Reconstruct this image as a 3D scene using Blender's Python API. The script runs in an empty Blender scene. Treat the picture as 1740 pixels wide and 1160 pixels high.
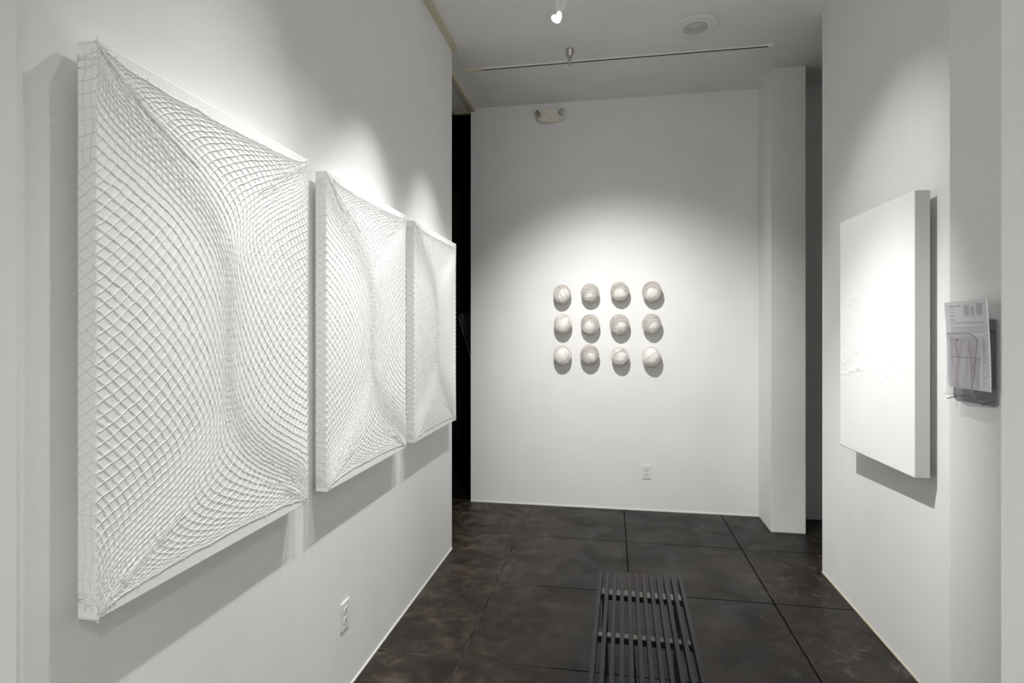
import bpy, math, random
from mathutils import Vector, Matrix, noise

C = bpy.context.scene.collection
PI = math.pi
EYE = 1.5            # lens height above the floor (m)
CEIL = 3.49

# ------------------------------------------------------------------ helpers
class MB:
    """collects geometry and links it as ONE mesh object"""
    def __init__(s):
        s.v = []; s.f = []; s.m = []; s.mi = 0
    def face(s, idx):
        s.f.append(tuple(idx)); s.m.append(s.mi)
    def box(s, a, b, M=None):
        x0, y0, z0 = a; x1, y1, z1 = b
        o = len(s.v)
        for p in ((x0,y0,z0),(x1,y0,z0),(x1,y1,z0),(x0,y1,z0),(x0,y0,z1),(x1,y0,z1),(x1,y1,z1),(x0,y1,z1)):
            p = Vector(p); s.v.append(M @ p if M else p)
        for q in ((0,3,2,1),(4,5,6,7),(0,1,5,4),(1,2,6,5),(2,3,7,6),(3,0,4,7)):
            s.face([o+i for i in q])
        return s
    def tube(s, pts, r, n=6, closed=False, cap=True, rs=None):
        pts = [Vector(p) for p in pts]; N = len(pts)
        if N < 2: return s
        o = len(s.v); up = None
        for i, p in enumerate(pts):
            if closed: t = pts[(i+1) % N] - pts[i-1]
            else: t = pts[min(i+1, N-1)] - pts[max(i-1, 0)]
            if t.length < 1e-9: t = Vector((0,0,1))
            t.normalize()
            if up is None:
                up = t.orthogonal()
            a = up - t*up.dot(t)
            if a.length < 1e-6: a = t.orthogonal()
            a.normalize(); up = a; b = t.cross(a)
            rr = rs[i] if rs else r
            for k in range(n):
                th = 2*PI*k/n
                s.v.append(p + (a*math.cos(th) + b*math.sin(th))*rr)
        for i in range(N if closed else N-1):
            j = (i+1) % N
            for k in range(n):
                l = (k+1) % n
                s.face((o+i*n+k, o+i*n+l, o+j*n+l, o+j*n+k))
        if cap and not closed:
            s.face([o+k for k in range(n)][::-1]); s.face([o+(N-1)*n+k for k in range(n)])
        return s
    def lathe(s, prof, n=24, M=None, mod=None):
        """prof: list of (radius, height); mod(k, i) scales the radius"""
        o = len(s.v); R = len(prof)
        for i, (r, h) in enumerate(prof):
            for k in range(n):
                th = 2*PI*k/n; q = r*(mod(k, i) if mod else 1)
                p = Vector((q*math.cos(th), q*math.sin(th), h))
                s.v.append(M @ p if M else p)
        for i in range(R-1):
            for k in range(n):
                l = (k+1) % n
                s.face((o+i*n+k, o+i*n+l, o+(i+1)*n+l, o+(i+1)*n+k))
        s.face([o+k for k in range(n)][::-1]); s.face([o+(R-1)*n+k for k in range(n)])
        return s
    def prism(s, poly, axis_fn, t0, t1):
        """poly of (a,b); axis_fn(a,b,t)->Vector"""
        o = len(s.v); n = len(poly)
        for t in (t0, t1):
            for a, b in poly: s.v.append(Vector(axis_fn(a, b, t)))
        s.face([o+i for i in range(n)][::-1]); s.face([o+n+i for i in range(n)])
        for i in range(n):
            j = (i+1) % n
            s.face((o+i, o+j, o+n+j, o+n+i))
        return s
    def build(s, name, mat, parent=None, bevel=0, smooth=False, segs=2):
        me = bpy.data.meshes.new(name)
        me.from_pydata([tuple(v) for v in s.v], [], s.f)
        mats = mat if isinstance(mat, (list, tuple)) else [mat]
        for m in mats: me.materials.append(m)
        if len(mats) > 1:
            me.polygons.foreach_set('material_index', s.m)
        if smooth: me.polygons.foreach_set('use_smooth', [True]*len(me.polygons))
        me.update()
        import bmesh
        bm = bmesh.new(); bm.from_mesh(me)
        bmesh.ops.recalc_face_normals(bm, faces=bm.faces)
        bm.to_mesh(me); bm.free()
        o = bpy.data.objects.new(name, me); C.objects.link(o)
        if parent: o.parent = parent
        if bevel:
            b = o.modifiers.new('Bevel', 'BEVEL'); b.width = bevel; b.segments = segs; b.limit_method = 'ANGLE'; b.angle_limit = 0.6
        return o

def thing(name, label, cat, loc=(0,0,0), group=None):
    o = bpy.data.objects.new(name, None); C.objects.link(o)
    o.location = loc; o['label'] = label; o['category'] = cat
    o.empty_display_size = .05
    if group: o['group'] = group
    return o
def tag(o, label, cat, group=None):
    o['label'] = label; o['category'] = cat
    if group: o['group'] = group
    return o
def struct(name, mb, mat, **k):
    o = mb.build(name, mat, **k); o['kind'] = 'structure'; return o

# ------------------------------------------------------------------ materials
def new_mat(name):
    m = bpy.data.materials.new(name); m.use_nodes = True
    nt = m.node_tree; return m, nt, nt.nodes, nt.links, nt.nodes['Principled BSDF']
def paint(name, col, rough=.6, bump=0.0, bscale=60, mott=0.03, spec=.3):
    m, nt, N, L, B = new_mat(name)
    tc = N.new('ShaderNodeTexCoord')
    n1 = N.new('ShaderNodeTexNoise'); n1.inputs['Scale'].default_value = 3.1; n1.inputs['Detail'].default_value = 4
    L.new(tc.outputs['Object'], n1.inputs['Vector'])
    mr = N.new('ShaderNodeMapRange'); mr.inputs['From Min'].default_value = .3; mr.inputs['From Max'].default_value = .7
    mr.inputs['To Min'].default_value = 1-mott; mr.inputs['To Max'].default_value = 1+mott*.3
    L.new(n1.outputs['Fac'], mr.inputs['Value'])
    mx = N.new('ShaderNodeVectorMath'); mx.operation = 'SCALE'; mx.inputs[0].default_value = col
    L.new(mr.outputs['Result'], mx.inputs['Scale']); L.new(mx.outputs['Vector'], B.inputs['Base Color'])
    B.inputs['Roughness'].default_value = rough
    B.inputs['Specular IOR Level'].default_value = spec
    if bump:
        n2 = N.new('ShaderNodeTexNoise'); n2.inputs['Scale'].default_value = bscale; n2.inputs['Detail'].default_value = 3
        L.new(tc.outputs['Object'], n2.inputs['Vector'])
        b = N.new('ShaderNodeBump'); b.inputs['Strength'].default_value = bump; b.inputs['Distance'].default_value = .004
        L.new(n2.outputs['Fac'], b.inputs['Height']); L.new(b.outputs['Normal'], B.inputs['Normal'])
    return m
def metal(name, col, rough=.3, mtl=1.0):
    m, nt, N, L, B = new_mat(name)
    tc = N.new('ShaderNodeTexCoord'); n1 = N.new('ShaderNodeTexNoise'); n1.inputs['Scale'].default_value = 40
    L.new(tc.outputs['Object'], n1.inputs['Vector'])
    mr = N.new('ShaderNodeMapRange'); mr.inputs['To Min'].default_value = rough*.8; mr.inputs['To Max'].default_value = rough*1.2
    L.new(n1.outputs['Fac'], mr.inputs['Value']); L.new(mr.outputs['Result'], B.inputs['Roughness'])
    B.inputs['Base Color'].default_value = (*col, 1); B.inputs['Metallic'].default_value = mtl
    return m

M_wall  = paint('wall_paint', (.86,.86,.85), .55, .10, 55)
M_wallL = paint('wall_paint_stippled', (.86,.86,.85), .5, .14, 110)
M_ceil  = paint('ceiling_paint', (.86,.845,.825), .8, .04, 50)
M_canvas= paint('white_canvas', (.93,.93,.925), .65, .05, 300, .01)
M_net   = paint('white_net_cord', (.93,.93,.92), .5, 0, 60, .02)
M_netold= paint('pale_net_cord', (.74,.73,.70), .6, 0, 60, .04)
M_paint2= paint('white_oil_paint', (.94,.94,.935), .5, .1, 220, .01)
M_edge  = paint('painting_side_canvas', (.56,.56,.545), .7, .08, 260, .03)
M_trim  = paint('cream_wood', (.62,.56,.42), .5, .03, 80, .12)
M_cream = paint('cream_plastic', (.82,.79,.68), .4, 0, 60, .03)
M_white = paint('white_plastic', (.80,.80,.79), .35, 0, 60, .01, .5)
M_slot  = paint('dark_slot', (.02,.02,.02), .6, 0)
M_black = paint('unlit_room_black', (.0035,.0030,.0028), .9, .02, 50, .2, .1)  # near-black stands in for the unlit side room; also the panel's stand
M_dkbrn = paint('dark_brown_panel', (.060,.044,.034), .7, .02, 50, .2, .2)
M_slat  = paint('black_bench_paint', (.0125,.0095,.0125), .42, .02, 200, .15, .5)
M_bar   = metal('brushed_grey_metal', (.36,.35,.32), .5, .3)
M_barw  = paint('dark_brown_bench_bar', (.026,.020,.016), .5, .02, 120, .2)
M_brk   = metal('bracket_steel', (.34,.33,.31), .4, .6)
M_steel = metal('brushed_nickel', (.55,.53,.50), .28)
M_chrome= metal('chrome', (.75,.76,.77), .12)
M_silver= metal('satin_silver', (.78,.77,.74), .35, .6)
M_lampw = metal('white_lamp_metal', (.86,.86,.85), .3, .25)
M_face  = paint('dull_grey_face', (.075,.066,.070), .35, 0, 60, .1)
M_dark  = metal('dark_metal', (.05,.045,.04), .4, .8)
M_grill = paint('grey_grille', (.46,.45,.44), .6, 0)
M_spk   = paint('speaker_white', (.80,.795,.78), .5, 0, 60, .02)
M_ball  = paint('white_egg_ball', (.84,.82,.78), .45, .04, 90, .03)
M_yarn  = paint('beige_yarn', (.70,.645,.595), .85, .3, 500, .14, .1)
M_yarnW = paint('pale_yarn', (.82,.79,.75), .85, .3, 500, .08, .1)
M_paper = paint('white_paper', (.84,.84,.86), .7, 0, 60, .01)
M_paper2= paint('lilac_paper', (.80,.79,.82), .6, 0, 60, .02)
M_ink   = paint('grey_ink', (.30,.30,.33), .7, 0)
M_inkl  = paint('pale_ink', (.45,.44,.52), .7, 0)
M_blob  = paint('pale_lilac_ink', (.60,.58,.65), .7, 0, 60, .08)
M_nail  = metal('dark_nail', (.10,.09,.08), .4, .9)
M_rim   = paint('acrylic_edge', (.25,.25,.30), .2, 0, 60, .05, .6)

# emitting lens of the lamp
m, nt, N, L, B = new_mat('lamp_lens_glow')
B.inputs['Emission Color'].default_value = (1,.98,.93,1); B.inputs['Emission Strength'].default_value = 14
M_lens = m
m, nt, N, L, B = new_mat('lamp_side_glow')  # painted highlight for the bright side of the lamp housing
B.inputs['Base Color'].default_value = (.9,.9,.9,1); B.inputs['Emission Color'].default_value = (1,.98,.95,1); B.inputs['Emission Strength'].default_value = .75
M_sideglow = m
# clear acrylic
m, nt, N, L, B = new_mat('clear_acrylic')
tr = N.new('ShaderNodeBsdfTransparent'); tr.inputs['Color'].default_value = (.93,.93,.94,1)
gl = N.new('ShaderNodeBsdfGlossy'); gl.inputs['Roughness'].default_value = .05
mx = N.new('ShaderNodeMixShader'); mx.inputs[0].default_value = .05; L.new(tr.outputs[0], mx.inputs[1]); L.new(gl.outputs[0], mx.inputs[2])
L.new(mx.outputs[0], N['Material Output'].inputs['Surface'])
M_acr = m
# picture card: stained drip print
m, nt, N, L, B = new_mat('stained_picture_print')
tc = N.new('ShaderNodeTexCoord'); mp = N.new('ShaderNodeMapping'); mp.inputs['Scale'].default_value = (1, 38, 9)
L.new(tc.outputs['Object'], mp.inputs['Vector'])
n1 = N.new('ShaderNodeTexNoise'); n1.inputs['Scale'].default_value = 1.4; n1.inputs['Detail'].default_value = 6; n1.inputs['Distortion'].default_value = .6
L.new(mp.outputs[0], n1.inputs['Vector'])
cr = N.new('ShaderNodeValToRGB'); L.new(n1.outputs['Fac'], cr.inputs['Fac'])
e = cr.color_ramp.elements; e[0].position = .30; e[0].color = (.38,.32,.33,1); e[1].position = .58; e[1].color = (.76,.74,.76,1)
q = e.new(.42); q.color = (.62,.57,.59,1)
L.new(cr.outputs['Color'], B.inputs['Base Color']); B.inputs['Roughness'].default_value = .5
M_pict = m
M_red = paint('faded_red_stain', (.46,.34,.34), .6, 0, 60, .2)

# ---- scored concrete floor
GX0, GXS, GY0, GYS = .100, .785, 3.350, .812
m, nt, N, L, B = new_mat('stained_concrete_floor')
M_floor = m
def nd(t, **k):
    n = N.new(t)
    for a, b in k.items(): setattr(n, a, b)
    return n
def mth(op, a, b=None, clamp=False):
    n = N.new('ShaderNodeMath'); n.operation = op; n.use_clamp = clamp
    for i, x in enumerate((a, b)):
        if x is None: continue
        if isinstance(x, (int, float)): n.inputs[i].default_value = x
        else: L.new(x, n.inputs[i])
    return n.outputs[0]
def noi(scale, detail=5, dist=0, rough=.55, vec=None):
    n = N.new('ShaderNodeTexNoise'); n.inputs['Scale'].default_value = scale; n.inputs['Detail'].default_value = detail
    n.inputs['Distortion'].default_value = dist; n.inputs['Roughness'].default_value = rough
    L.new(vec or tc.outputs['Object'], n.inputs['Vector']); return n.outputs['Fac']
def ramp(fac, stops):
    n = N.new('ShaderNodeValToRGB'); L.new(fac, n.inputs['Fac']); e = n.color_ramp.elements
    while len(e) < len(stops): e.new(.5)
    for i, (p, c) in enumerate(stops): e[i].position = p; e[i].color = (*c, 1) if len(c) == 3 else c
    return n.outputs['Color']
def mixc(f, a, b):
    n = N.new('ShaderNodeMix'); n.data_type = 'RGBA'
    if isinstance(f, (int, float)): n.inputs[0].default_value = f
    else: L.new(f, n.inputs[0])
    for i, x in ((6, a), (7, b)):
        if isinstance(x, tuple): n.inputs[i].default_value = (*x, 1)
        else: L.new(x, n.inputs[i])
    return n.outputs[2]
tc = nd('ShaderNodeTexCoord'); sp = nd('ShaderNodeSeparateXYZ'); L.new(tc.outputs['Object'], sp.inputs[0])
def line_dist(c, o, s):
    w = mth('FRACT', mth('ADD', mth('DIVIDE', mth('SUBTRACT', c, o), s), .5+100))
    return mth('MULTIPLY', mth('ABSOLUTE', mth('SUBTRACT', w, .5)), s)
wob = mth('MULTIPLY', mth('SUBTRACT', noi(9, 3), .5), .010)
dx = line_dist(mth('ADD', sp.outputs[0], wob), GX0, GXS); dy = line_dist(mth('ADD', sp.outputs[1], wob), GY0, GYS)
dmin = mth('MINIMUM', dx, dy)
mr = nd('ShaderNodeMapRange'); mr.inputs['From Min'].default_value = .0018; mr.inputs['From Max'].default_value = .0052
mr.inputs['To Min'].default_value = 1; mr.inputs['To Max'].default_value = 0; L.new(dmin, mr.inputs['Value'])
groove = mr.outputs['Result']
base = ramp(noi(2.3, 7, .4, .62), [(.30,(.0060,.0044,.0034)),(.5,(.0155,.0118,.0092)),(.70,(.029,.0225,.0178))])
fine = ramp(noi(48, 8, .6, .8), [(.32,(.35,.35,.35)),(.68,(1.5,1.5,1.5))])
mm = nd('ShaderNodeMix', data_type='RGBA', blend_type='MULTIPLY'); mm.inputs[0].default_value = .8
L.new(base, mm.inputs[6]); L.new(fine, mm.inputs[7])
# rusty brown, more worn towards the left wall
lf = nd('ShaderNodeMapRange'); lf.inputs['From Min'].default_value = -.15; lf.inputs['From Max'].default_value = -.75; L.new(sp.outputs[0], lf.inputs['Value'])
rust_f = mth('MULTIPLY', mth('MULTIPLY', lf.outputs['Result'], ramp(noi(3.4, 5, .5), [(.34,(0,0,0)),(.54,(1,1,1))])), .95)
col = mixc(rust_f, mm.outputs[2], ramp(noi(11, 5, .3), [(.3,(.010,.007,.006)),(.5,(.036,.025,.017)),(.7,(.098,.072,.048))]))
# chalky wear patches and specks
cw = ramp(noi(7.5, 9, .5, .78), [(.54,(0,0,0)),(.74,(1,1,1))])
ab = nd('ShaderNodeMapRange'); ab.inputs['From Min'].default_value = .45; ab.inputs['From Max'].default_value = 1.1; L.new(mth('ABSOLUTE', sp.outputs[0]), ab.inputs['Value'])
col = mixc(mth('MULTIPLY', mth('MULTIPLY', cw, ab.outputs['Result']), .55), col, (.20,.19,.175))
spk = ramp(noi(85, 2, 0, .5), [(.74,(0,0,0)),(.78,(1,1,1))])
col = mixc(mth('MULTIPLY', mth('MULTIPLY', spk, ab.outputs['Result']), .6), col, (.30,.29,.27))
gcol = mixc(mth('MULTIPLY', lf.outputs['Result'], ramp(noi(6, 4), [(.35,(0,0,0)),(.55,(1,1,1))])), (.0012,.0010,.0009), (.085,.078,.07))
col = mixc(groove, col, gcol)
L.new(col, B.inputs['Base Color'])
rr = nd('ShaderNodeMapRange'); rr.inputs['From Min'].default_value = .3; rr.inputs['From Max'].default_value = .7
rr.inputs['To Min'].default_value = .34; rr.inputs['To Max'].default_value = .58; L.new(noi(4.1, 6, .5), rr.inputs['Value'])
L.new(mth('MAXIMUM', rr.outputs['Result'], groove), B.inputs['Roughness']); L.new(mth('MULTIPLY', mth('SUBTRACT', 1.0, groove), .30), B.inputs['Specular IOR Level'])
bp = nd('ShaderNodeBump'); bp.inputs['Strength'].default_value = .5; bp.inputs['Distance'].default_value = .004
L.new(mth('ADD', mth('MULTIPLY', groove, -1.0), mth('MULTIPLY', noi(22, 6), .35)), bp.inputs['Height']); L.new(bp.outputs['Normal'], B.inputs['Normal'])

# ------------------------------------------------------------------ the room
XL, XR, YB = -1.096, 1.297, 4.92
YLE, YRE = 3.82, 3.845                      # far ends of the side walls
struct('floor', MB().box((-4.2,-3.2,-.1), (3.3,8.2,0)), M_floor)
struct('ceiling', MB().box((-4.2,-3.2,CEIL), (3.3,5.02,CEIL+.1)), M_ceil)
struct('wall_left', MB().box((XL-.17,.6,0), (XL,YLE,CEIL)), M_wallL)
struct('wall_left_front', MB().box((XL-.17,-3.1,0), (XL+.030,.862,CEIL)), M_wall)
struct('wall_right', MB().box((XR,2.0,0), (XR+.16,YRE,CEIL)), M_wall)
struct('wall_right_front', MB().box((1.10,1.849,0), (3.2,2.106,CEIL)), M_wall, bevel=.004)
struct('wall_back', MB().box((-1.237,YB,0), (3.2,YB+.16,CEIL)), M_wall)
struct('wall_pillar', MB().box((1.178,4.553,0), (1.422,YB+.05,CEIL)), M_wall, bevel=.003)
struct('wall_right_outer', MB().box((3.1,-3.1,0), (3.3,YB+.1,CEIL)), M_wall)
struct('wall_dark_back', MB().box((-4.2,8.0,0), (3.3,8.2,CEIL)), M_black)  # side room past the gap: its darkness is put into the colour
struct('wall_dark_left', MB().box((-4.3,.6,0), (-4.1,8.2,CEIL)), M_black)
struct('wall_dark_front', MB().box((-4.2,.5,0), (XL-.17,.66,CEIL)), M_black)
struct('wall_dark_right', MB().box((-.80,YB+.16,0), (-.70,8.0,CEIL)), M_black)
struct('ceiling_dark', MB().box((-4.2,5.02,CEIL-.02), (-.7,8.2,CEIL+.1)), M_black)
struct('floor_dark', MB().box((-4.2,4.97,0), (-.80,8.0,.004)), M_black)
struct('wall_dark_panel', MB().box((-3.4,6.30,.27), (-1.70,6.36,3.13)), M_dkbrn)
# thin painted beads where the walls meet the floor
struct('baseboard_left', MB().box((XL,.862,0), (XL+.005,YLE,.008)), M_white)
struct('baseboard_right', MB().box((XR-.005,2.106,0), (XR,YRE,.007)), M_trim)
struct('baseboard_back', MB().box((-1.237,YB-.006,0), (1.178,YB,.009)), M_white)
# cream timber strips along the ceiling
struct('trim_1', MB().box((XL,.86,CEIL-.035), (XL+.032,YLE+.02,CEIL)), M_trim, bevel=.003)
struct('trim_2', MB().box((-1.235,YLE,CEIL-.030), (-1.200,4.985,CEIL)), M_trim, bevel=.003)
struct('trim_3', MB().box((-1.40,4.94,CEIL-.030), (-1.235,4.975,CEIL)), M_trim, bevel=.003)

# ------------------------------------------------------------------ dark tilted panel glimpsed through the gap
t = thing('tilted_display_panel', 'dark tilted panel edge glimpsed in the black gap beside the back wall', 'panel', (-1.470,5.6,.004))
M = Matrix.Rotation(math.radians(-17), 4, 'Y')
def pan(mb, x0, x1, y0, y1, z0, z1):
    return mb.box((x0,y0,z0), (x1,y1,z1), Matrix.Translation((-.0,0,1.66)) @ M)
pan(MB(), .0,.045,-.25,.25,-.62,.02).build('backing', M_dkbrn, t, bevel=.003)
pan(MB(), .020,.30,-.256,-.250,-.60,.0).build('panel_face', M_face, t)
mb = MB()
for k in range(3): pan(mb, -.004,.0,-.25+.1*k,-.235+.1*k,-.5,-.02)
mb.build('edge_strip', M_silver, t)
MB().box((.20,-.02,.0), (.24,.02,1.25)).build('post', M_black, t)
MB().box((.06,-.16,0), (.28,.16,.02)).build('base', M_black, t)

# ------------------------------------------------------------------ net-covered canvases
CW, CH, CD, GAP = .815, 1.18, .0445, .021
XF = XL + GAP + CD      # front face
ZC = 1.505
def netmap(p, q, sag_t=.06, sag_b=.065, wsp=1.0):
    """where a knot of the stretched net lands on the canvas, both in -1..1"""
    u = min(1, max(0, (abs(q) - .10 - .30*abs(p))/.58)); u = u*u*(3 - 2*u)
    x0 = p - .33*wsp*math.tanh(p/.43)*(1 - p*p)
    x1 = math.tanh(2.0*p)/math.tanh(2.0)
    x = (1 - u)*x0 + u*x1
    v = .5*(1 - p*p)
    g = (1 + v)*q - v*q*abs(q)**2
    c = .25 + .30*(1 - p*p)
    yt = 1 - (sag_t if q > 0 else sag_b)*(1 - p*p)
    y = yt*math.tanh(c*g)/math.tanh(c)
    return x, y
def make_net(seed, NP=33, NQ=43, wsp=1.0, messy=1.0):
    """NP x NQ diamonds; returns mb in local coords: origin canvas centre on front plane, +X out into the room, Y along the wall"""
    rnd = random.Random(seed)
    mb = MB(); off = .0010; R = .0009
    jit = {}
    def node(m, n):
        k = (m, n)
        if k not in jit:
            p, q = m/NP, n/NQ
            x, y = netmap(p, q, wsp=wsp)
            jx = rnd.gauss(0, .0009); jy = rnd.gauss(0, .0009)
            if abs(m) == NP: jx = 0
            edge = abs(n) >= NQ-1
            xx = x*CW/2 + jx; yy = y*CH/2 + (0 if abs(y) > .985 else jy)
            jit[k] = Vector((off + rnd.uniform(-.0001,.0004), max(-CW/2-.002, min(CW/2+.002, xx)), max(-CH/2, min(CH/2, yy))))
        return jit[k]
    edges = set()
    for s in (1, -1):
        done = set()
        for m in range(-NP, NP+1):
            for n in range(-NQ, NQ+1):
                if (m+n) % 2 or (m, n) in done: continue
                if -NP <= m-1 and -NQ <= n-s <= NQ: continue      # not a start
                pts = []; a, b = m, n
                nodes = []
                while a <= NP and -NQ <= b <= NQ:
                    nodes.append(node(a, b)); a += 1; b += s
                if len(nodes) < 2: continue
                for i in range(len(nodes)-1):
                    P0 = nodes[max(i-1,0)]; P1 = nodes[i]; P2 = nodes[i+1]; P3 = nodes[min(i+2,len(nodes)-1)]
                    for u in (0, .5):
                        c = .5*((2*P1) + (P2-P0)*u + (2*P0-5*P1+4*P2-P3)*u*u + (3*P1-P0-3*P2+P3)*u**3)
                        if u: 
                            side = (P2-P1).cross(Vector((1,0,0))).normalized()
                            c = c + side*(rnd.gauss(0,.0005)) + Vector((rnd.uniform(0,.0004),0,0))
                        pts.append(c)
                pts.append(nodes[-1])
                mb.tube(pts, R, 5, rs=[R*rnd.uniform(.85,1.15) for _ in pts])
    # knots
    for (m, n), P in list(jit.items()):
        r = .0014
        o = len(mb.v)
        for d in ((1,0,0),(-1,0,0),(0,1,0),(0,-1,0),(0,0,1),(0,0,-1)):
            mb.v.append(P + Vector(d)*r*(1.25 if d[2] else 1))
        for f in ((0,2,4),(2,1,4),(1,3,4),(3,0,4),(2,0,5),(1,2,5),(3,1,5),(0,3,5)): mb.face([o+i for i in f])
    # selvedge cords along the two free edges, with small hooked ends
    for sn in (1, -1):
        pts = [node(m, sn*NQ) + Vector((0,0,rnd.gauss(0,.001))) for m in range(-NP, NP+1) if (m+NQ) % 2 == 0]
        mb.tube(pts, .0016, 5)
        for P in pts:
            if rnd.random() < .5:
                d = Vector((0, rnd.uniform(-.004,.006), sn*rnd.uniform(.004,.010)))
                mb.tube([P, P + d*.6 + Vector((0,.002,0)), P + d], .0012, 4)
    # rungs over the packed centre spine
    z = -.44*CH/2
    while z < .44*CH/2:
        hw = .009 + .004*abs(math.sin(z*9))
        mb.tube([(off+.0004, -hw, z), (off+.001, 0, z+rnd.gauss(0,.001)), (off+.0004, hw, z)], .0006, 4)
        z += .0165
    # gathered loops at the corners
    for cy in (-1, 1):
        for cz in (-1, 1):
            for k in range(int(20*messy)):
                d = rnd.random()**1.3*.40
                c = Vector((off+.002, cy*(CW/2 - .008 - d*.50), cz*(CH/2 - .012 - d*.30)))
                c += Vector((0, rnd.gauss(0,.006+.02*d), rnd.gauss(0,.006+.02*d)))
                rx, rz = rnd.uniform(.002,.005), rnd.uniform(.003,.008)
                a0 = rnd.uniform(0, 2*PI); span = rnd.uniform(2.4, 5.6); rot = rnd.uniform(0, PI)
                pts = []
                for i in range(9):
                    a = a0 + span*i/8
                    y_, z_ = rx*math.cos(a), rz*math.sin(a)
                    pts.append(c + Vector((rnd.uniform(0,.001), y_*math.cos(rot)-z_*math.sin(rot), y_*math.sin(rot)+z_*math.cos(rot))))
                pts = [Vector((p.x, max(-CW/2,min(CW/2,p.y)), max(-CH/2+.002,min(CH/2-.002,p.z)))) for p in pts]
                mb.tube(pts, .00065, 4)
            for k in range(7):       # long cords drawn into the corner
                L0 = rnd.uniform(.12,.34); aa = math.radians(31) + rnd.gauss(0,.10)
                pts = []
                for i in range(10):
                    u = i/9
                    y_ = cy*(CW/2 - .004 - L0*u*math.cos(aa)); z_ = cz*(CH/2 - .012 - L0*u*math.sin(aa) - .006*math.sin(u*PI))
                    pts.append(Vector((off+.001+.001*rnd.random(), y_ + rnd.gauss(0,.0012), z_ + rnd.gauss(0,.0012))))
                mb.tube(pts, .0008, 4)
    # wrapped over the two short sides
    for cy in (-1, 1):
        E = [node(cy*NP, n) for n in range(-NQ, NQ+1) if (NP+n) % 2 == 0]
        yo = cy*(CW/2 + .0008)
        S = lambda d, z: Vector((-d*CD, yo, max(-CH/2+.006, min(CH/2-.006, z))))
        for i, P in enumerate(E):
            fz = abs(P.z)/(CH/2)
            mb.tube([P, Vector((off*.4, yo, S(0, P.z).z)), S(.06, P.z)], R, 5)
            if fz > .60:
                dz = rnd.gauss(0,.002) - .010*(1 if P.z > 0 else -1)*rnd.random()
                mb.tube([S(.05,P.z), S(.35,P.z+dz*.4), S(.7,P.z+dz*.8), S(1,P.z+dz)], .00075, 4)
            else:
                for sgn in (1, -1):
                    j = i + sgn
                    if 0 <= j < len(E):
                        zm = (P.z + E[j].z)/2
                        mb.tube([S(.05,P.z), S(.28,(P.z+zm)/2 + rnd.gauss(0,.0012)), S(.5,zm), S(.75,(E[j].z+zm)/2 + rnd.gauss(0,.0012)), S(1,E[j].z)], .00075, 4)
        for sg in (1, -1):
            for dd in (.22, .62):
                pts = [S(dd + .07*math.sin(7*k+sg) + rnd.gauss(0,.03), sg*CH/2*(.58 + .39*k/16)) for k in range(17)]
                mb.tube(pts, .0007, 4)
            for k in range(7):        # bunched band near each end
                z0 = sg*(CH/2 - .035 - .004*rnd.random()*4)
                mb.tube([S(.02,z0+rnd.gauss(0,.004)), S(.4,z0+rnd.gauss(0,.005)), S(.98,z0+rnd.gauss(0,.004))], .0010, 4)
    return mb
spots = [
 (1.397, 'largest and nearest white canvas wrapped in pinched white netting, left wall', 11, 1.0),
 (2.343, 'middle of the three white net-wrapped canvases on the left wall', 23, .95),
 (3.280, 'farthest net-wrapped white canvas, by the far end of the left wall', 37, .9),
]
for cy, lab, seed, wsp in spots:
    t = thing('net_canvas', lab, 'artwork', (XF, cy, ZC), 'net-wrapped canvases on the left wall')
    MB().box((-CD,-CW/2,-CH/2), (0,CW/2,CH/2)).build('canvas_panel', M_canvas, t, bevel=.003)
    MB().box((-CD-GAP,-CW/2+.05,-CH/2+.05), (-CD,CW/2-.05,CH/2-.05)).build('backing_frame', M_canvas, t)
    make_net(seed, wsp=wsp).build('net', M_net, t, smooth=True)

# ------------------------------------------------------------------ white relief painting on the right wall
PW, PH, PD = .695, 1.165, .060
t = thing('relief_painting', 'thick all-white canvas with crinkled paint bands on the right wall', 'painting', (1.194,2.900,1.494))
t.rotation_euler = (0,0,math.radians(2.0))
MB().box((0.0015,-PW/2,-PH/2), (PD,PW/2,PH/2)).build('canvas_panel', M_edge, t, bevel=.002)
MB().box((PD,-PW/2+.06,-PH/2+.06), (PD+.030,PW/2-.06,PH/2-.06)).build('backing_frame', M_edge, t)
mb = MB(); NY, NZ = 150, 260
def relief(y, z):
    # y: -PW/2 (near) .. PW/2 (far); u 0..1 from top
    u = .5 - z/PH
    band = math.exp(-((u-.30)/.07)**2)*.7 + math.exp(-((u-.37)/.05)**2) + math.exp(-((u-.58)/.07)**2)*.9 + math.exp(-((u-.66)/.045)**2)*1.1
    n = noise.fractal(Vector((y*14, z*34, 3.7)), .8, 2.2, 5)
    r1 = 1 - abs(noise.noise(Vector((y*7+.4*n, z*22, 9.1))))*2
    h = band*(.0008*n + .0012*max(0, r1)**6)
    zr = -.185 + .018*math.sin(y*11+1) + .010*n
    if y > .02: h += .0032*math.exp(-((z-zr)/.006)**2)*max(0, min(1, (y-.02)/.1))*(.4+abs(n))
    return max(0, h)
for j in range(NZ+1):
    for i in range(NY+1):
        y = -PW/2 + PW*i/NY; z = -PH/2 + PH*j/NZ
        e = min(1, min(i, NY-i)/3, min(j, NZ-j)/3)
        mb.v.append(Vector((-.0005-relief(y,z)*max(e,.25), y, z)))
for j in range(NZ):
    for i in range(NY):
        a = j*(NY+1)+i; mb.face((a, a+1, a+NY+2, a+NY+1))
o = len(mb.v); ring = [i for i in range(NY+1)] + [(j+1)*(NY+1)+NY for j in range(NZ)] + [NZ*(NY+1)+i for i in range(NY-1,-1,-1)] + [j*(NY+1) for j in range(NZ-1,0,-1)]
for i in ring: p = mb.v[i]; mb.v.append(Vector((.003, p.y, p.z)))
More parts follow.
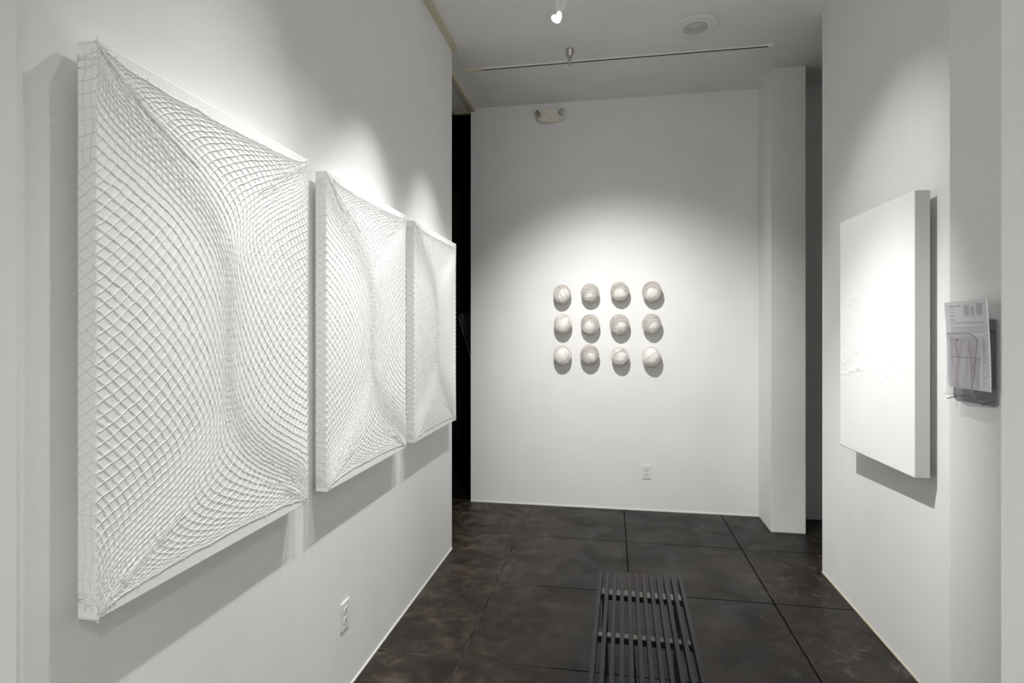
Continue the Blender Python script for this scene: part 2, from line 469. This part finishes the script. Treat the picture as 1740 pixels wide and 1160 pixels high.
for k in range(len(ring)):
    l = (k+1) % len(ring); mb.face((ring[k], ring[l], o+l, o+k))
mb.build('paint_layer', M_paint2, t, smooth=True)

# ------------------------------------------------------------------ twelve yarn-wrapped balls
def yarn_ball(name, lab, loc, R, cap, caprad, cross, seed, white=0.0, squash=1.15, nwrap=200):
    """cap = (x,z) of the bare patch seen from the room, -1..1; caprad in degrees"""
    rnd = random.Random(seed)
    t = thing(name, lab, 'yarn ball', loc, 'yarn-wrapped balls on the back wall')
    c = Vector((cap[0], -math.sqrt(max(.05, 1-cap[0]**2-cap[1]**2)), cap[1])).normalized()
    n = 32
    prof = [(R*.93*math.sin(PI*i/24)+1e-5, R*.93*math.cos(PI*i/24)*squash) for i in range(25)]
    MB().lathe(prof, n).build('ball', M_ball, t, smooth=True)
    mb = MB(); ca = math.radians(caprad); made = 0; tries = 0
    cl = []
    for k in range(2):            # two bundles of strands that cross the bare patch
        g_ = Vector((rnd.gauss(0,1), rnd.gauss(0,.3), rnd.gauss(0,1))); g_ -= c*g_.dot(c)*.93
        cl.append(g_.normalized())
    while made < nwrap and tries < 6000:
        tries += 1
        ax = Vector((rnd.gauss(0,1), rnd.gauss(0,1), rnd.gauss(0,1))).normalized()
        # favour rings that go round the bare patch
        if made >= nwrap-cross:
            ax = (cl[made % 2] + Vector((rnd.gauss(0,1), rnd.gauss(0,1), rnd.gauss(0,1)))*.10).normalized()
        elif rnd.random() < .40: ax = (c*rnd.choice((1,-1)) + Vector((rnd.gauss(0,1), rnd.gauss(0,1), rnd.gauss(0,1)))*.33).normalized()
        al = math.radians(rnd.uniform(50, 90)) if made < nwrap-cross else math.radians(rnd.uniform(72, 90))
        g = math.acos(max(-1, min(1, ax.dot(c))))
        dmin = abs(g - al)
        d2 = abs((PI-g) - (PI-al))
        if dmin < ca*.97 and not (made >= nwrap-cross): continue
        a = ax.orthogonal().normalized(); b = ax.cross(a)
        lift = R*(.945 + .09*rnd.random()*min(1, (dmin-ca*.8)/.6 if dmin > ca*.8 else .1))
        ph = rnd.uniform(0, 6); amp = rnd.uniform(0,.05)
        pts = []
        for k in range(40):
            th = 2*PI*k/40
            al2 = al + amp*math.sin(2*th+ph)
            d = ax*math.cos(al2) + (a*math.cos(th) + b*math.sin(th))*math.sin(al2)
            p = d*lift*(1+.006*math.sin(5*th+ph)); p.z *= squash
            pts.append(p)
        mb.mi = 1 if rnd.random() < .35+white else 0
        mb.tube(pts, rnd.uniform(.0008,.0013), 4, closed=True)
        made += 1
    for p in mb.v: p.y = min(p.y, .0715)
    t.scale = (1, .86, 1)       # the balls are slightly flattened towards the wall
    mb.build('yarn', [M_yarn, M_yarnW], t, smooth=True)
    MB().lathe([(.006,0),(.006,.016)], 8, Matrix.Translation((0,R*.9,0)) @ Matrix.Rotation(-PI/2,4,'X')).build('mount', M_white, t)
    return t
balls = [
 # x, z, R, cap, caprad, cross, label
 (-.4185,.326,.0735,(.45,-.18),50,9,'yarn ball, top row far left, bare white patch on its right'),
 (-.1830,.334,.0740,(.00,-.62),36,12,'yarn ball, top row second from left, bare patch low and crossed by strands'),
 ( .0640,.342,.0760,(-.05,-.50),44,14,'yarn ball, top row third from left, wide bare patch below, fanned strands'),
 ( .3270,.340,.0780,(.00,-.35),42,7,'yarn ball, top row far right, two bare patches split by a strand band'),
 (-.4150,.075,.0750,(-.30,.42),58,10,'yarn ball, middle row far left, white top and dark strands underneath'),
 (-.1830,.069,.0770,(-.12,-.35),34,0,'yarn ball, middle row second from left, neat round bare patch'),
 ( .0620,.067,.0785,(.15,-.45),40,12,'yarn ball, middle row third from left, bare patch crossed by loose strands'),
 ( .3240,.071,.0760,(.35,-.40),36,9,'yarn ball, middle row far right, bare patch low right, crossing strands'),
 (-.4165,-.193,.0740,(.25,.05),54,3,'yarn ball, bottom row far left, mostly bare white with thin bands at left'),
 (-.1870,-.188,.0770,(.20,-.40),38,7,'yarn ball, bottom row second from left, thick yarn cap above bare patch'),
 ( .0660,-.200,.0710,(-.05,.50),50,14,'yarn ball, bottom row third from left, white top and yarn low'),
 ( .3220,-.200,.0750,(-.15,.42),54,5,'yarn ball, bottom row far right, white top with one upright strand'),
]
for i, (x, z, R, cap, cr_, crs, lab) in enumerate(balls):
    yarn_ball('yarn_ball', lab, (x, YB-.0735*.86, EYE+z-.002), R, cap, cr_, crs, 100+i*7, .25 if i in (4,8,10,11) else 0)

# ------------------------------------------------------------------ slatted bench
HB = .38
t = thing('slatted_bench', 'low black slatted bench standing on the dark floor', 'bench', (.1275,2.712,0))
t.rotation_euler = (0,0,math.radians(-1.06))
WB, LB, SW, SH = .372, 1.50, .0158, .036
sx = [-WB/2 + SW/2 + k*(WB-SW)/11 for k in range(12)]
for x in sx:
    MB().box((x-SW/2,-LB,HB-SH), (x+SW/2,0,HB)).build('slat', M_slat, t, bevel=.0012)
for y0, w in ((-.135,.055),(-.500,.034),(-LB+.500,.034),(-LB+.135,.055)):
    cb = MB().box((-WB/2-.003,y0-w/2,HB-SH-.026), (WB/2+.003,y0+w/2,HB-SH-.003)).build('cross_bar', M_barw, t, bevel=.001)
    MB().box((-WB/2-.004,y0-w/2,HB-SH-.003), (WB/2+.004,y0+w/2-.004,HB-SH)).build('metal_strip', M_bar, cb)
for ye in (-.135, -LB+.135):
    for s in (-1, 1):
        xl = s*(WB/2 - .031)
        MB().box((xl-.013,ye-.021,0), (xl+.013,ye+.021,HB-SH-.026)).build('leg', M_slat, t, bevel=.002)
        b = MB().box((xl-.010,ye-.027,HB-SH), (xl+.010,ye+.027,HB-SH+.003)).build('bracket', M_brk, t, bevel=.0008)
        for q in (-.012,.012):
            MB().lathe([(.0042,0),(.0035,.0025)], 12, Matrix.Translation((xl,ye+q,HB-SH+.003))).build('screw', M_dark, b)

# ------------------------------------------------------------------ electrical outlets
def outlet(lab, M, grp=None):
    t = thing('electrical_outlet', lab, 'outlet')
    t.matrix_world = M            # local: X right, Z up, -Y into the room
    MB().box((-.035,-.0065,-.057), (.035,0,.057)).build('cover_plate', M_white, t, bevel=.0025)
    for z in (.020,-.020):
        poly = []
        for k in range(20):
            a = 2*PI*k/20; poly.append((max(-.0165,min(.0165,.0185*math.cos(a))), z + .0145*math.sin(a)))
        r = MB().prism(poly, lambda a,b,q: (a,q,b), -.0082, -.0060).build('receptacle', M_white, t)
        mb = MB().box((-.0080,-.0086,z-.001), (-.0050,-.0080,z+.009)).box((.0050,-.0086,z+.000), (.0080,-.0080,z+.008))
        mb.lathe([(.0030,0),(.0030,.0006)], 10, Matrix.Translation((0,-.0080,z-.0075)) @ Matrix.Rotation(PI/2,4,'X'))
        mb.build('slots', M_slot, r)
    MB().lathe([(.0030,0),(.0025,.0012)], 12, Matrix.Translation((0,-.0064,0)) @ Matrix.Rotation(PI/2,4,'X')).build('screw', M_steel, t)
    return t
outlet('white duplex outlet low on the left wall', Matrix.Translation((XL,2.210,.328)) @ Matrix.Rotation(PI/2,4,'Z'))
outlet('white duplex outlet low on the back wall beneath the yarn balls', Matrix.Translation((.286,YB,.325)))

# ------------------------------------------------------------------ emergency light on the back wall
t = thing('emergency_light', 'cream twin-head emergency light high on the back wall', 'emergency light', (-.522,YB,3.372))
poly = []
for k in range(48):
    a = 2*PI*k/48; cx, sz = math.cos(a), math.sin(a)
    x = .118*math.copysign(abs(cx)**.62, cx)
    z = (.052 if sz > 0 else .062)*math.copysign(abs(sz)**.62, sz)
    if sz > 0: x *= .86
    poly.append((x, z))
MB().prism(poly, lambda a,b,q: (a*(1+.08*(q+.05)/.05 if q > -.04 else .96), q, b), -.050, 0).build('housing', M_cream, t, bevel=.008, segs=3)
MB().lathe([(.004,0),(.003,.002)], 12, Matrix.Translation((.002,-.0505,-.040)) @ Matrix.Rotation(PI/2,4,'X')).build('test_button', M_slot, t)
for s, dv in ((-1, (-.60,-.55,-.58)), (1, (.14,-.93,-.30))):
    Mh = Matrix.Translation((s*.096, -.052, .014)) @ Vector(dv).to_track_quat('Z','Y').to_matrix().to_4x4()
    Mh = Mh @ Matrix.Scale(1.15, 4)
    h = MB().lathe([(.016,-.030),(.026,-.018),(.0335,.002),(.0345,.014),(.0315,.014),(.0305,.010)], 32, Mh).build('lamp_head', M_cream, t, smooth=False)
    MB().lathe([(.0318,.0100),(.0318,.0150),(.0300,.0150),(.0270,.0110),(.0190,.0040),(.0080,-.0010)], 32, Mh, mod=lambda k,i: 1).build('reflector', M_chrome, h, smooth=True)
    MB().lathe([(.006,-.001),(.006,.008),(.001,.011)], 12, Mh).build('bulb', M_silver, h, smooth=True)

# ------------------------------------------------------------------ round ceiling speaker
t = thing('ceiling_speaker', 'round white ceiling speaker with ringed grille', 'speaker', (.534,3.84,CEIL))
MB().lathe([(.139,0),(.143,-.006),(.143,-.012),(.137,-.017),(.122,-.019),(.078,-.019),(.0745,-.016)], 64).build('rim', M_spk, t, smooth=False)
mb = MB().lathe([(.0745,-.016),(.0745,-.0185)], 48)
mb.build('grille', M_grill, t)
for r in (.066,.054,.042,.030,.018,.007):
    pts = [(r*math.cos(2*PI*k/40), r*math.sin(2*PI*k/40), -.0195) for k in range(40)]
    MB().tube(pts, .0022, 6, closed=True).build('grille_ring', M_spk, t, smooth=True)

# ------------------------------------------------------------------ monorail across the ceiling
t = thing('track_rail', 'thin silver lighting rail slung crosswise below the ceiling', 'light rail', (0,4.015,3.405))
MB().box((-.93,-.003,.005), (1.03,.003,.009)).build('upper_conductor', M_silver, t)
MB().box((-.93,-.003,-.009), (1.03,.003,-.004)).build('lower_conductor', M_dark, t)
MB().box((-.93,-.002,-.004), (1.03,.002,.005)).build('insulator', M_ceil, t)
MB().box((-1.04,-.008,-.011), (-.925,.008,.013)).build('end_cap', M_trim, t, bevel=.002)
MB().box((1.02,-.008,-.011), (1.05,.008,.013)).build('end_cap', M_white, t, bevel=.002)
st = MB().lathe([(.031,.085),(.031,.078),(.020,.040),(.017,.036),(.017,.030),(.012,.028),(.012,.014)], 28, Matrix.Translation((-.292,0,0))).build('standoff', M_steel, t, smooth=False)
MB().box((-.301,-.010,-.022), (-.283,-.004,.030)).box((-.301,.004,-.022), (-.283,.010,.030)).build('clamp', M_steel, st, bevel=.001)
MB().lathe([(.006,-.022),(.008,-.026),(.005,-.036),(.001,-.038)], 14, Matrix.Translation((-.292,0,0))).build('clamp_screw', M_steel, st)

# ------------------------------------------------------------------ lamp head seen at the top edge
LX = -.285
def aim(frm, to):
    return (Vector(to)-Vector(frm)).to_track_quat('-Z','Y')
lp = Vector((-.310,3.19,3.262))
t = thing('spot_lamp', 'lit spotlight head with white ribbed housing hanging from the ceiling', 'lamp', (0,0,0))
d = Vector((-.42,-.30,-1)).normalized()
q = d.to_track_quat('-Z','Y').to_matrix().to_4x4()
Ml = Matrix.Translation(lp) @ q
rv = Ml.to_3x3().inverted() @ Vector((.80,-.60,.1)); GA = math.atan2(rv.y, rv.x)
fin = lambda k, i: (1.0 if k % 2 else .84)
MB().lathe([(.0145,.042),(.020,.034),(.0265,.018),(.0288,.005),(.0294,.000),(.0285,-.001)], 48, Ml, mod=lambda k,i: (fin(k,i) if i < 4 else 1)).build('reflector_housing', M_lampw, t)
MB().lathe([(.0258,-.0032),(.0258,-.0008)], 32, Ml).build('lens', M_lens, t)
gb = MB()          # glowing patch added over the housing for its brightly lit side
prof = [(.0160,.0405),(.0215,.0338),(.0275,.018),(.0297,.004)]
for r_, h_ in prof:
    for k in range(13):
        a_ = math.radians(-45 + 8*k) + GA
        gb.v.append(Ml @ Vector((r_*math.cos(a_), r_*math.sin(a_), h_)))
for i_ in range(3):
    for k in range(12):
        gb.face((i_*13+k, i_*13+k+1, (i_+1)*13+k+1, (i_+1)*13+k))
gl_ = gb.build('side_glow', M_sideglow, t); sm_ = gl_.modifiers.new('Solidify','SOLIDIFY'); sm_.thickness = .0006
top = Ml @ Vector((0,0,.040))
up = Vector((.22,.02,1)).normalized()
Mu = Matrix.Translation(top) @ up.to_track_quat('Z','Y').to_matrix().to_4x4()
MB().lathe([(.013,-.004),(.018,.006),(.029,.042),(.035,.068),(.033,.074)], 48, Mu, mod=lambda k,i: (fin(k,i) if i > 0 else 1)).build('heat_sink', M_lampw, t)
tp = Mu @ Vector((0,0,.072))
MB().tube([tp, (tp.x,tp.y,CEIL)], .004, 10).build('stem', M_steel, t)
MB().lathe([(.03,0),(.03,-.012),(.012,-.022)], 24, Matrix.Translation((tp.x,tp.y,CEIL))).build('canopy', M_steel, t)

# ------------------------------------------------------------------ brochure holder on the right pier
XP = 1.10
t = thing('brochure_holder', 'clear acrylic brochure holder nailed to the right pier', 'brochure holder', (XP,1.965,1.44))
# local: x = -distance from wall, y: + is far (left in view), z up
def rrect(y0, y1, z0, z1, r, n=5):
    out = []
    for cx, cz, a0 in ((y1-r,z1-r,0),(y0+r,z1-r,PI/2),(y0+r,z0+r,PI),(y1-r,z0+r,1.5*PI)):
        for k in range(n+1):
            a = a0 + PI/2*k/n; out.append((cx+r*math.cos(a), cz+r*math.sin(a)))
    return out
poly = rrect(-.103,.108,-.155,.098,.014)
MB().prism(poly, lambda a,b,q: (q,a,b), -.003, 0).build('back_plate', M_acr, t)
MB().tube([(-.003,a,b) for a,b in poly], .0019, 6, closed=True).build('rim', M_rim, t, smooth=True)
# pocket front with its swept right-hand edge
fp = [(.054,.058),(-.062,.058),(-.080,.052),(-.096,.042),(-.099,.034),(-.090,-.030),(-.078,-.090),(-.074,-.110),(-.079,-.123),(-.090,-.131),(-.100,-.134),(.050,-.134),(.054,-.128)]
xf = -.052
MB().prism(fp, lambda a,b,q: (q,a,b), xf-.002, xf).build('front_pocket', M_acr, t)
MB().tube([(xf-.001,a,b) for a,b in fp[:11]], .0013, 6).build('pocket_edge', M_rim, t, smooth=True)
MB().box((xf,-.100,-.137), (-.003,.080,-.134)).build('pocket_floor', M_acr, t)
for (y,z,dy,dz,lab) in ((.092,-.144,.012,-.010,None),(-.083,-.142,.008,-.012,None)):
    MB().tube([(-.001,y,z),(-.026,y+dy,z+dz)], .0013, 8).build('nail', M_nail, t)
MB().tube([(-.001,-.088,.060),(-.022,-.076,.072)], .0013, 8).build('nail', M_nail, t)

# printed leaflet standing in the pocket
lf_ = thing('printed_leaflet', 'white printed leaflet with small text in the acrylic holder', 'leaflet', (XP,1.947,1.460))
def LP(a, b, off=0):
    """a: 0 left .. .216 right; b: 0 top .. .272 bottom, sheet curls slightly"""
    bow = .010*math.sin(PI*min(1, b/.30)) 
    x = -.040 - .010*(1 - b/.272) - .004*math.cos(a/.216*PI) + bow*.3 - off
    y = .084 - a*.889; z = .136 - b
    return Vector((x, y, z))
def sheet(mb, a0, a1, b0, b1, off, th=0, na=10, nb=12):
    o = len(mb.v)
    for i in range(nb+1):
        for j in range(na+1):
            mb.v.append(LP(a0+(a1-a0)*j/na, b0+(b1-b0)*i/nb, off))
    n = (na+1)*(nb+1)
    for i in range(nb+1):
        for j in range(na+1):
            mb.v.append(LP(a0+(a1-a0)*j/na, b0+(b1-b0)*i/nb, off-th))
    for i in range(nb):
        for j in range(na):
            a = o+i*(na+1)+j
            mb.face((a, a+1, a+na+2, a+na+1)); mb.face((n+a, n+a+na+1, n+a+na+2, n+a+1))
    for i in range(nb):
        a = o+i*(na+1); b = a+na
        mb.face((a, a+na+1, a+na+1+n, a+n)); mb.face((b, b+n, b+n+na+1, b+na+1))
    for j in range(na):
        a = o+j; b = o+nb*(na+1)+j
        mb.face((a, a+n, a+n+1, a+1)); mb.face((b, b+1, b+1+n, b+n))
    return mb
sheet(MB(), 0, .216, .0, .266, 0, .0035).build('paper', M_paper, lf_, smooth=False)
rnd = random.Random(5)
def words(mb, a0, a1, b, h, dens=.8):
    a = a0
    while a < a1:
        w = rnd.uniform(.003,.010); w = min(w, a1-a)
        if w < .001: break
        sheet(mb, a, a+w, b, b+h*rnd.uniform(.8,1.1), .0006, .0004, 1, 1)
        a += w + rnd.uniform(.0008,.0020)
    return mb
mb = MB()
words(mb, .030,.058,.0135,.0026); words(mb, .062,.086,.0135,.0022)
mb.build('printed_heading', M_ink, lf_)
mb = MB()
words(mb,.030,.054,.024,.0010); words(mb,.030,.058,.0325,.0012); words(mb,.030,.056,.041,.0012); words(mb,.030,.062,.0448,.0013)
words(mb,.030,.058,.0532,.0013); words(mb,.030,.062,.0572,.0012)
for b in (.0632,.0675,.0790,.0838,.0886,.0934): words(mb,.030,.200,b,.0010)
words(mb,.030,.044,.0722,.0010)
for a in (.110,.140,.170): words(mb, a, a+.020, .0460, .0009)
mb.build('printed_text', M_ink, lf_)
mb = MB()
for a, w, b0, b1 in ((.106,.024,.0125,.043),(.138,.016,.018,.043),(.166,.028,.010,.043)):
    sheet(mb, a, a+w, b0, b1, .0005, .0004, 2, 2)
mb.build('printed_thumbnails', M_blob, lf_)
mb = MB()
b = .117
while b < .252:
    sheet(mb, .190, .190+rnd.uniform(.005,.012), b, b+.0012, .0006, .0004, 1, 1)
    b += rnd.choice((.0035,.0035,.004,.011))
mb.build('printed_column', M_ink, lf_)

# picture card in front of the leaflet
pc = thing('picture_card', 'small card with stained reddish drip picture inside the acrylic holder', 'card', (XP,1.947,1.460))
def card(mb, a0, a1, b0, b1, off, th, na=6, nb=8):
    return sheet(mb, a0, a1, b0, b1, off, th, na, nb)
card(MB(), .024,.186,.106,.266,.0040,.0025).build('card_stock', M_paper2, pc)
card(MB(), .032,.158,.113,.170,.0046,.0005).build('upper_picture', M_pict, pc)
card(MB(), .032,.176,.173,.263,.0046,.0005).build('lower_picture', M_pict, pc)
card(MB(), .030,.184,.1708,.1720,.0050,.0004).build('divider_line', M_ink, pc)
mb = MB()
for k in range(9):
    a = .062 + .003*math.sin(k*1.7); card(mb, a, a+.0035+.010*(k == 0), .114+k*.0062, .1205+k*.0062, .0051, .0004, 1, 1)
mb.build('red_stain', M_red, pc)

# ------------------------------------------------------------------ lights
def spot(name, loc, to, W, ang, blend, r=.022, col=(1,.975,.93)):
    l = bpy.data.lights.new(name, 'SPOT'); l.energy = W; l.spot_size = math.radians(ang); l.spot_blend = blend
    l.shadow_soft_size = r; l.color = col
    o = bpy.data.objects.new(name, l); C.objects.link(o); o.location = loc
    o.rotation_mode = 'QUATERNION'; o.rotation_quaternion = aim(loc, to)
    return o
ZL = 3.30
COL = (1,.997,.980)
def lamp(nm, loc, to, W, ang, spillW, to2=None, spill=100):
    """a reflector lamp: tight beam plus the wide spill of the same lamp"""
    spot('beam_'+nm, loc, to, W, ang, 1.0, col=COL)
    t2 = to2 or (to[0], to[1], to[2]-.6)
    spot('spill_'+nm, loc, t2, spillW, spill, 1.0, col=COL)
lamp('near_a', (-.26,1.45,ZL), (XF,1.42,1.00), 28, 42, 38, (XF,1.45,.3), 62)
lamp('near_b', (-.28,2.02,ZL), (XF,1.12,1.50), 22, 54, 42, (XF,1.8,.3), 62)
lamp('mid',    (-.28,2.47,ZL), (XF,2.38,1.66), 62, 40, 44, (XF,2.4,.3), 64)
lamp('far',    tuple(lp + d*.01), (XF,3.30,1.66), 40, 42, 44, (XF,3.3,.3), 64)
lamp('balls',  (-.33,2.75,ZL), (.05,YB,1.20), 36, 50, 180, (.15,YB,.52), 76)
lamp('painting', (-.45,1.90,ZL), (XR,3.00,1.92), 66, 38, 240, (XR,3.05,.30), 45)
spot('front_fill', (1.0,-1.3,ZL), (1.2,-.6,0), 150, 120, 1.0, .08, col=COL)  # unseen fill light added behind the camera

w = bpy.data.worlds.new('world'); bpy.context.scene.world = w; w.use_nodes = True
w.node_tree.nodes['Background'].inputs[0].default_value = (.88,.88,.87,1); w.node_tree.nodes['Background'].inputs[1].default_value = 1.0

# ------------------------------------------------------------------ camera
cam = bpy.data.cameras.new('camera'); co = bpy.data.objects.new('camera', cam); C.objects.link(co)
cam.sensor_width = 36; cam.sensor_fit = 'HORIZONTAL'; cam.lens = 20.0
cam.shift_y = -15/1740; cam.clip_start = .05
co.location = (0,0,EYE); co.rotation_euler = (PI/2, 0, math.radians(9.97))
sc = bpy.context.scene; sc.camera = co
sc.view_settings.view_transform = 'Standard'; sc.view_settings.look = 'None'; sc.view_settings.gamma = 1
sc.view_settings.use_curve_mapping = False; sc.view_settings.exposure = 0.60
sc.cycles.max_bounces = 10; sc.cycles.diffuse_bounces = 7
sc.cycles.use_denoising = True
